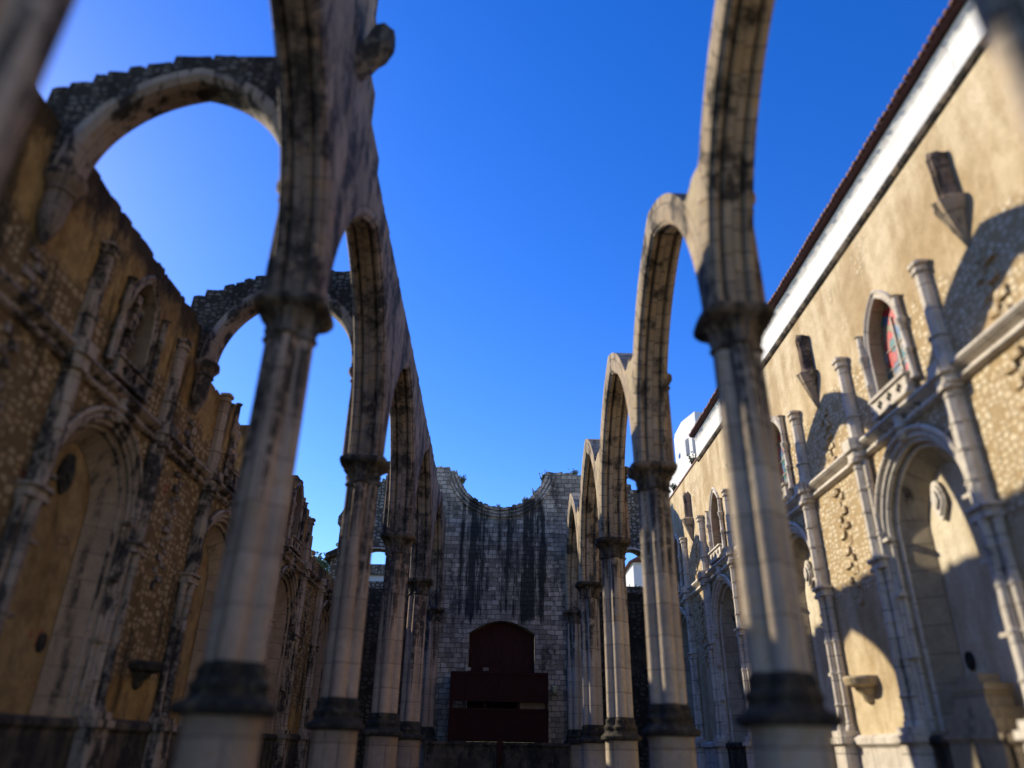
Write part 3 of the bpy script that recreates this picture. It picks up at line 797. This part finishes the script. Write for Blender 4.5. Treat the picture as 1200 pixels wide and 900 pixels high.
# white house and tower beyond
t = thing('white_tower', 'white faceted tower with narrow dark windows behind the end of the ochre wall', 'tower', (14, 52, 0))
m = MB()
TW = [(13.4, 54.4), (13.35, 51.6), (13.9, 49.6), (16.8, 50.2), (17.6, 52), (16.5, 55.5), (14.2, 55.5)]
m.grid([[(x, y, z) for x, y in TW] for z in (0, 24.2)])
m.grid([[(15 + (x - 15) * .97, 52 + (y - 52) * .97, z) for x, y in TW] for z in (24.203, 24.5)])
m.build('wall', M['white'], t)
def slot(a, b, f, z0, z1, hw):
    dx, dy = b[0] - a[0], b[1] - a[1]; L = math.hypot(dx, dy); cx, cy = a[0] + dx * f, a[1] + dy * f; ux, uy = dx / L, dy / L; nx, ny = uy, -ux
    q = MB(); q.grid([[(cx + s * hw * ux + o * nx, cy + s * hw * uy + o * ny, z) for s, o in ((-1, -.02), (1, -.02), (1, .03), (-1, .03))] for z in (z0, z1)])
    return q
slot(TW[1], TW[2], .3, 20.6, 22.8, .22).build('window', M['pane'], t)
slot(TW[1], TW[2], .75, 20.8, 23.2, .16).build('window', M['pane'], t)
slot(TW[0], TW[1], .5, 20.4, 22.4, .3).build('window', M['pane'], t)
t = thing('white_house', 'white rendered house wall rising above the far end of the ochre wall', 'house', (14, 44, 0))
m = MB(); m.prism([(38.2, 0), (52, 0), (52, 20.2), (46.5, 19.6), (42, 18.2), (38.2, 18.0)], [], lambda u, v, w: (w, u, v), 11.8, 16.0)
m.build('wall', M['white'], t)
m = MB(); m.box(15.3, 16.4, 33.0, 34.0, 18.9, 21.4); m.box(15.2, 16.5, 32.9, 34.1, 21.4, 21.55)
tag(m.build('chimney_stack', M['white'], None, at=(15.9, 33.5, 18.9)), 'white chimney showing above the dark red roof just left of the big right pier', 'chimney')

# ------------------------------------------------------------------ west end wall
t = thing('west_facade', 'grey brick end wall with the broken lower half of a round window and black streaks', 'wall', (0, YF, 0))
RC, RR = (-.32, 19.25), 3.05
out = [(-5.6, 0), (5.6, 0), (5.6, 18.6)] + ragged((5.6, 18.6), (3.3, 18.75), .5, .06)
for i in range(25):
    a = math.radians(-8 - 164 * i / 24); rr = RR + R.uniform(-.06, .06)
    out.append((RC[0] + rr * math.cos(a), RC[1] + rr * math.sin(a)))
out += ragged((-3.45, 18.75), (-4.4, 18.95), .4, .08) + ragged((-4.4, 19.0), (-5.6, 19.0), .5, .06)
port = [(-2.1, 2.07), (-2.1, 8.15)] + [(-2.1 + 4.1 * i / 12, 8.15 + .75 * math.sin(PI * i / 12)) for i in range(1, 12)] + [(2.0, 8.15), (2.0, 2.07)]
m = MB(); m.prism(out, [port], lambda u, v, w: (u, YF + w, v), 0, 1.5, hmi=0)
m.build('masonry', M['facade'], t)
m = MB()
for n0, n1, d0, d1 in ((.04, .22, -.12, .3), (.3, .46, -.09, .2), (.52, .7, -.14, .2)):
    rows = []
    for i in range(29):
        a = math.radians(-14 - 154 * i / 28); j = R.uniform(-.02, .02)
        rows.append([(RC[0] + (RR + n + j) * math.cos(a), YF + d, RC[1] + (RR + n + j) * math.sin(a)) for n, d in ((n0, d0 + .03), (n0 + .04, d0), (n1 - .04, d0), (n1, d0 + .03), (n1, d1), (n0, d1))])
    m.grid(rows, swap=True)
for i in range(17):       # broken voussoirs left on the rim
    a = math.radians(-22 - 138 * (i + R.uniform(-.2, .2)) / 16); hw = R.uniform(.03, .055); r1 = RR + .06; r0 = RR - R.uniform(.02, .11)
    m.grid([[(RC[0] + r * math.cos(a + s * hw), y, RC[1] + r * math.sin(a + s * hw)) for r, s in ((r0, -1), (r0, 1), (r1, 1), (r1, -1))] for y in (YF + .05, YF + 1.2)])
m.build('round_window_rim', M['facade'], t)
m = MB(); m.prism([(-2.08, 2.09), (-2.08, 8.14)] + [(-2.08 + 4.06 * i / 12, 8.13 + .75 * math.sin(PI * i / 12)) for i in range(1, 12)] + [(1.98, 8.14), (1.98, 2.09)], [], lambda u, v, w: (u, YF + w, v), .55, .7)
for x in (-1.4, -.7, 0, .7, 1.35): m.box(x - .04, x + .04, YF + .5, YF + .56, 2.1, 8.3)
m.build('door', M['doorwood'], t)
# aisle end walls with an opening each
for side, lb in ((-1, 'grey rubble end wall of the left aisle with a small square opening onto sky'), (1, 'rubble end wall of the right aisle with sloping top and arched opening onto greenery')):
    ta = thing('aisle_end_wall', lb, 'wall', (side * 8, YF, 0))
    q = [(5.62, 10.75), (5.62, 18.3)] + ragged((5.62, 18.3), (8.2, 18.35), .5, .06) + ragged((8.2, 18.25), (10.6, 15.9), .35, .06) + [(11.1, 15.4), (11.1, 14.9), (10.9, 14.8), (10.9, 10.75)]
    out = [(side * a, z) for a, z in q]
    hc = 8.3
    hole = [(side * a, z) for a, z in [(hc - .85, 11.2), (hc - .85, 13.1)] + [(hc - .85 + 1.7 * i / 8, 13.1 + (.5 if side > 0 else .2) * math.sin(PI * i / 8)) for i in range(1, 8)] + [(hc + .85, 13.1), (hc + .85, 11.2)]]
    m = MB(); m.prism(out, [hole], lambda u, v, w: (u, YF + .15 + w, v), 0, .9)
    m.build('gable', M['facade_side'], ta)
    m = MB()
    rows = [[(side * (hc + u), YF + d, 13.1 + v) for u, v, d in ((a, b, .1), (a * 1.18, b * 1.2 + .02, .1), (a * 1.18, b * 1.2 + .02, .2), (a, b, .2))] for a, b in [(.86 * math.cos(PI * i / 10), (.5 if side > 0 else .2) * math.sin(PI * i / 10)) for i in range(11)]]
    m.grid(rows, swap=True); m.build('opening_arch', M['trim_r'], ta)
    m = MB(); a0 = 5.62; a1 = WL if side < 0 else WR
    m.prism([(side * a0, 0), (side * a1, 0)] + [(side * a, z) for a, z in ragged((a1, 10.6), (a0, 10.72), .6, .08)], [], lambda u, v, w: (u, YF - .25 + w, v), 0, 1.3)
    m.build('lower_wall', M['dark_wall'], ta)

# entrance: platform, timber screen
m = MB(); m.box(-4.2, 3.8, YF - 2.2, YF - .01, 0, 1.9); m.box(-4.3, 3.9, YF - 2.3, YF - .01, 1.9, 2.06)
tag(m.build('entrance_platform', M['dado_l'], None, at=(0, YF - 1.2, 0)), 'grey stone platform under the dark red timber screen at the end wall', 'platform')
t = thing('timber_screen', 'dark red timber entrance screen in two tiers before the arched door', 'screen', (-.15, YF - 1.2, 2.06))
x0, x1, ya = -2.95, 2.65, YF - 1.7
def panels(z0, z1, nm):
    m = MB(); m.box(x0, x1, ya, ya + .08, z0, z1)
    k = 6
    for i in range(k + 1):
        x = x0 + (x1 - x0) * i / k; m.box(x - .05, x + .05, ya - .04, ya - .003, z0 + .02, z1 - .02)
    m.box(x0 - .04, x1 + .04, ya - .07, ya - .043, z0, z0 + .14); m.box(x0 - .04, x1 + .04, ya - .07, ya - .043, z1 - .14, z1)
    m.build(nm, M['redwood'], t)
panels(2.08, 3.8, 'lower_panel'); panels(4.15, 5.75, 'upper_panel')
m = MB()
for x in (x0 + .05, -.95, 1.0, x1 - .05): m.box(x - .07, x + .07, ya + .1, ya + .24, 2.07, 5.7)
m.build('post', M['doorwood'], t)
m = MB(); m.box(.95, x1 - .1, ya + .3, ya + .34, 3.75, 4.2); m.build('pale_board', M['reveal_l'], t)  # pale sheet stands in for the light showing through the slit
m = MB(); m.box(x0, x1, ya + .25, YF - .02, 5.6, 5.72); m.build('canopy', M['redwood'], t)
m = MB(); m.box(-.22, .14, YF - 2.34, YF - 2.305, .9, 2.3); m.build('centre_post', M['doorwood'], t)
for i, (x, lb) in enumerate(((-2.0, 'left small pale floodlight on top of the timber screen'), (-.95, 'right small pale floodlight on top of the timber screen'))):
    tf = thing('floodlight', lb, 'lamp', (x, ya + .3, 5.72), 'floodlights on the timber screen')
    m = MB(); m.box(x - .16, x + .16, ya + .2, ya + .36, 5.8, 6.0, jit=.01); m.build('housing', M['facade'], tf)
    m = MB(); m.box(x - .03, x + .03, ya + .25, ya + .31, 5.722, 5.8); m.build('stand', M['iron'], tf)
tl = thing('wall_lantern', 'small pale lantern on the dark end wall right of the timber screen', 'lamp', (3.15, YF, 4.8))
m = MB(); m.grid([[(3.15 + r * math.cos(2 * PI * j / 10), YF - .25 + r * math.sin(2 * PI * j / 10), z) for j in range(10)] for z, r in ((4.75, .08), (4.85, .17), (5.15, .19), (5.2, .12))]); m.build('globe', M['lamp'], tl, 40)
m = MB(); m.box(3.12, 3.18, YF - .25, YF - .003, 5.2, 5.26); m.build('arm', M['iron'], tl)

# ------------------------------------------------------------------ planting
def leaf(mb, p, s):
    d = Vector((R.gauss(0, 1), R.gauss(0, 1), R.gauss(0, .7))).normalized(); e = d.orthogonal().normalized()
    q = Matrix.Rotation(R.uniform(0, 2 * PI), 3, d) @ e; r_ = d.cross(q)
    p = Vector(p)
    mb.add([p - q * s, p + r_ * s * .45, p + q * s, p - r_ * s * .45], [(0, 1, 2, 3)])
def tuft(x, y, z, s, label):
    m = MB()
    for i in range(26):
        a = R.uniform(0, 2 * PI); l = s * R.uniform(.4, 1); tx, ty = math.cos(a) * l * R.uniform(.1, .6), math.sin(a) * l * .4
        b = Vector((x + R.uniform(-.2, .2) * s, y + R.uniform(-.2, .2) * s, z)); tip = b + Vector((tx, ty, l)); sd = Vector((.025, .01, 0))
        m.add([b - sd, b + sd, (b + tip) / 2 + sd + Vector((tx, ty, 0)) * -.1, tip, (b + tip) / 2 - sd + Vector((tx, ty, 0)) * -.1], [(0, 1, 2, 3, 4)])
        for k in range(5): leaf(m, b.lerp(tip, R.uniform(.3, 1)) + Vector((R.uniform(-.06, .06), R.uniform(-.06, .06), 0)), .07 * s + .03)
    tag(m.build('weed_tuft', M['tuft'], None, at=(x, y, z)), label, 'plant', 'weeds growing on the ruined tops')
tuft(2.05, YF + .4, 17.0, .75, 'yellowish weeds on the right rim of the broken round window, the lower clump')
tuft(2.6, YF + .4, 18.2, .75, 'weeds near the upper right corner of the broken round window')
tuft(-.5, YF + .5, 16.1, .45, 'small weeds at the lowest point of the broken round window')
tuft(1.35, YF + .5, 16.55, .6, 'thin weeds just right of the lowest point of the broken round window')
tuft(-3.0, YF + .5, 18.0, .6, 'weeds on the left rim of the broken round window')
tuft(4.7, YF + .5, 18.65, .6, 'weeds on the flat top at the right of the brick end wall')
tuft(WR + .15, 38.4, 16.0, .8, 'green tuft on the ochre wall top below the white house')
tuft(WR + .15, 43.2, 16.0, .7, 'last green tuft at the far end of the ochre wall top')

def tree(x, y, z, h, r, label, nleaf=2600):
    t = thing('tree', label, 'tree', (x, y, z), 'trees beyond the end wall')
    m = MB(); br = []
    m.grid([[(x + rr * math.cos(2 * PI * j / 8) + .15 * math.sin(k), y + rr * math.sin(2 * PI * j / 8), z + h * .62 * k / 5) for j in range(8)] for k, rr in enumerate((.3, .24, .2, .17, .13, .08))])
    for i in range(9):
        a = i * 2.4; z0 = z + h * R.uniform(.35, .6); l = r * R.uniform(.6, 1.0)
        tip = Vector((x + math.cos(a) * l, y + math.sin(a) * l, z0 + h * R.uniform(.1, .35))); b = Vector((x, y, z0)); br.append(tip)
        m.grid([[tuple(b.lerp(tip, f) + Vector((math.cos(2 * PI * j / 5), math.sin(2 * PI * j / 5), 0)) * w) for j in range(5)] for f, w in ((0, .08), (.5, .05), (1, .02))])
    m.build('trunk', M['bark'], t)
    m = MB(); br.append(Vector((x, y, z + h * .85)))
    cl = [(b, r * R.uniform(.3, .5)) for b in br] + [(b.lerp(Vector((x, y, z + h * .75)), .5), r * .4) for b in br]
    for i in range(nleaf):
        b, rr = R.choice(cl); d = Vector((R.gauss(0, 1), R.gauss(0, 1), R.gauss(0, .8))).normalized() * rr * R.random() ** .4
        leaf(m, b + d, R.uniform(.1, .2))
    m.build('crown', M['leaf'], t)
tree(-14.9, 58, 6, 10.4, 1.7, 'green tree seen in the gap right of the ruined left wall end')
tree(-15.0, 68, 7, 13.2, 1.9, 'thin paler tree top peeping over the small house roof beyond the left aisle')
tree(10.2, 58, 5, 8.8, 2.0, 'bright green tree seen through the arched opening of the right aisle end', 2200)
t = thing('small_house', 'small house with dark pitched roof beyond the left aisle end', 'house', (-12.4, 57, 0))
m = MB(); m.prism([(-12.9, 0), (-10.9, 0), (-10.9, 14.6), (-11.3, 15.0), (-12.9, 14.2)], [], lambda u, v, w: (u, 55 + w, v), 0, 5)
m.build('wall', M['facade_side'], t)
m = MB(); m.prism([(-13.25, 14.1), (-11.3, 15.05), (-10.8, 14.6), (-10.8, 14.95), (-11.3, 15.5), (-13.25, 14.55)], [], lambda u, v, w: (u, 54.6 + w, v), 0, 6)
m.build('roof', M['dark_wall'], t)
t = thing('pale_blue_house', 'pale blue house with grey roof seen through the left aisle end opening', 'house', (-9, 75, 0))
m = MB(); m.box(-14, -7, 72, 80, 0, 16.6); m.build('wall', M['bluehouse'], t)
m = MB(); m.grid([[(-14.4, y, 16.6), (-6.6, y, 16.6), (-8, y + .0, 17.6), (-13, y, 17.6)] for y in (71.6, 80.4)]); m.build('roof', M['facade_side'], t)
for x in (-12.6, -10.6, -8.6):
    m = MB(); m.box(x - .45, x + .45, 71.95, 72.02, 13.4, 15.6); m.build('window', M['pane'], t)
t = thing('cream_house', 'sunlit cream house with red roof seen through the right aisle end opening', 'house', (14, 75, 0))
m = MB(); m.box(11.6, 18, 66, 76, 0, 17.0); m.build('wall', M['white'], t)
m = MB(); m.grid([[(11.2, y, 17.0), (18.4, y, 17.0), (14.8, y, 19)] for y in (65.6, 76.4)]); m.build('roof', M['roof'], t)
m = MB(); m.box(12.6, 13.6, 65.95, 66.02, 13, 15.4); m.build('window', M['pane'], t)

# ------------------------------------------------------------------ light
S = Vector((-1, .79, .665)).normalized()
ld = bpy.data.lights.new('sun', 'SUN'); ld.energy = 3.2; ld.angle = math.radians(.53); ld.color = (1, .9, .71)
lo = bpy.data.objects.new('sun', ld); COL.objects.link(lo); lo.rotation_euler = S.to_track_quat('Z', 'Y').to_euler(); lo.location = (-40, 30, 40)
w = bpy.data.worlds.new('World'); sc.world = w; w.use_nodes = True
nt = w.node_tree; bg = nt.nodes['Background']
sky = nt.nodes.new('ShaderNodeTexSky'); sky.sky_type = 'NISHITA'; sky.sun_disc = False
sky.sun_elevation = math.asin(S.z); sky.sun_rotation = math.atan2(S.x, S.y)
sky.altitude = 100; sky.air_density = 1.0; sky.dust_density = .15; sky.ozone_density = 3.0
hs = nt.nodes.new('ShaderNodeHueSaturation'); hs.inputs['Saturation'].default_value = 1.36; hs.inputs['Hue'].default_value = .521
nt.links.new(sky.outputs[0], hs.inputs['Color']); nt.links.new(hs.outputs[0], bg.inputs['Color'])
bg.inputs['Strength'].default_value = .13

# ------------------------------------------------------------------ camera
pitch, yaw, roll = .463731, .008680, -.018692
cd = bpy.data.cameras.new('camera'); cam = bpy.data.objects.new('camera', cd); COL.objects.link(cam); sc.camera = cam
right = Vector((1, 0, 0)); fwd = Vector((0, math.cos(pitch), math.sin(pitch))); up = Vector((0, -math.sin(pitch), math.cos(pitch)))
c, s = math.cos(roll), math.sin(roll)
r2, u2 = right * c - up * s, right * s + up * c
# image u = c*u - s*v  ->  image axes in camera space
r2 = right * c - up * s; u2 = right * s + up * c
Z = Matrix.Rotation(-yaw, 3, 'Z')
r2, u2, f2 = Z @ r2, Z @ u2, Z @ fwd
mw = Matrix((r2, u2, -f2)).transposed().to_4x4(); mw.translation = (-.13238, 0, 1.6)
cam.matrix_world = mw
cd.sensor_width = 36; cd.lens = 861.07 / 1200 * 36; cd.clip_end = 2000; cd.clip_start = .05
cd.dof.use_dof = True; cd.dof.focus_distance = 42; cd.dof.aperture_fstop = cd.lens / 1000 / .17

sc.view_settings.view_transform = 'Standard'; sc.view_settings.look = 'None'; sc.view_settings.exposure = 1.05; sc.view_settings.gamma = 1
sc.cycles.use_denoising = True; sc.cycles.max_bounces = 6
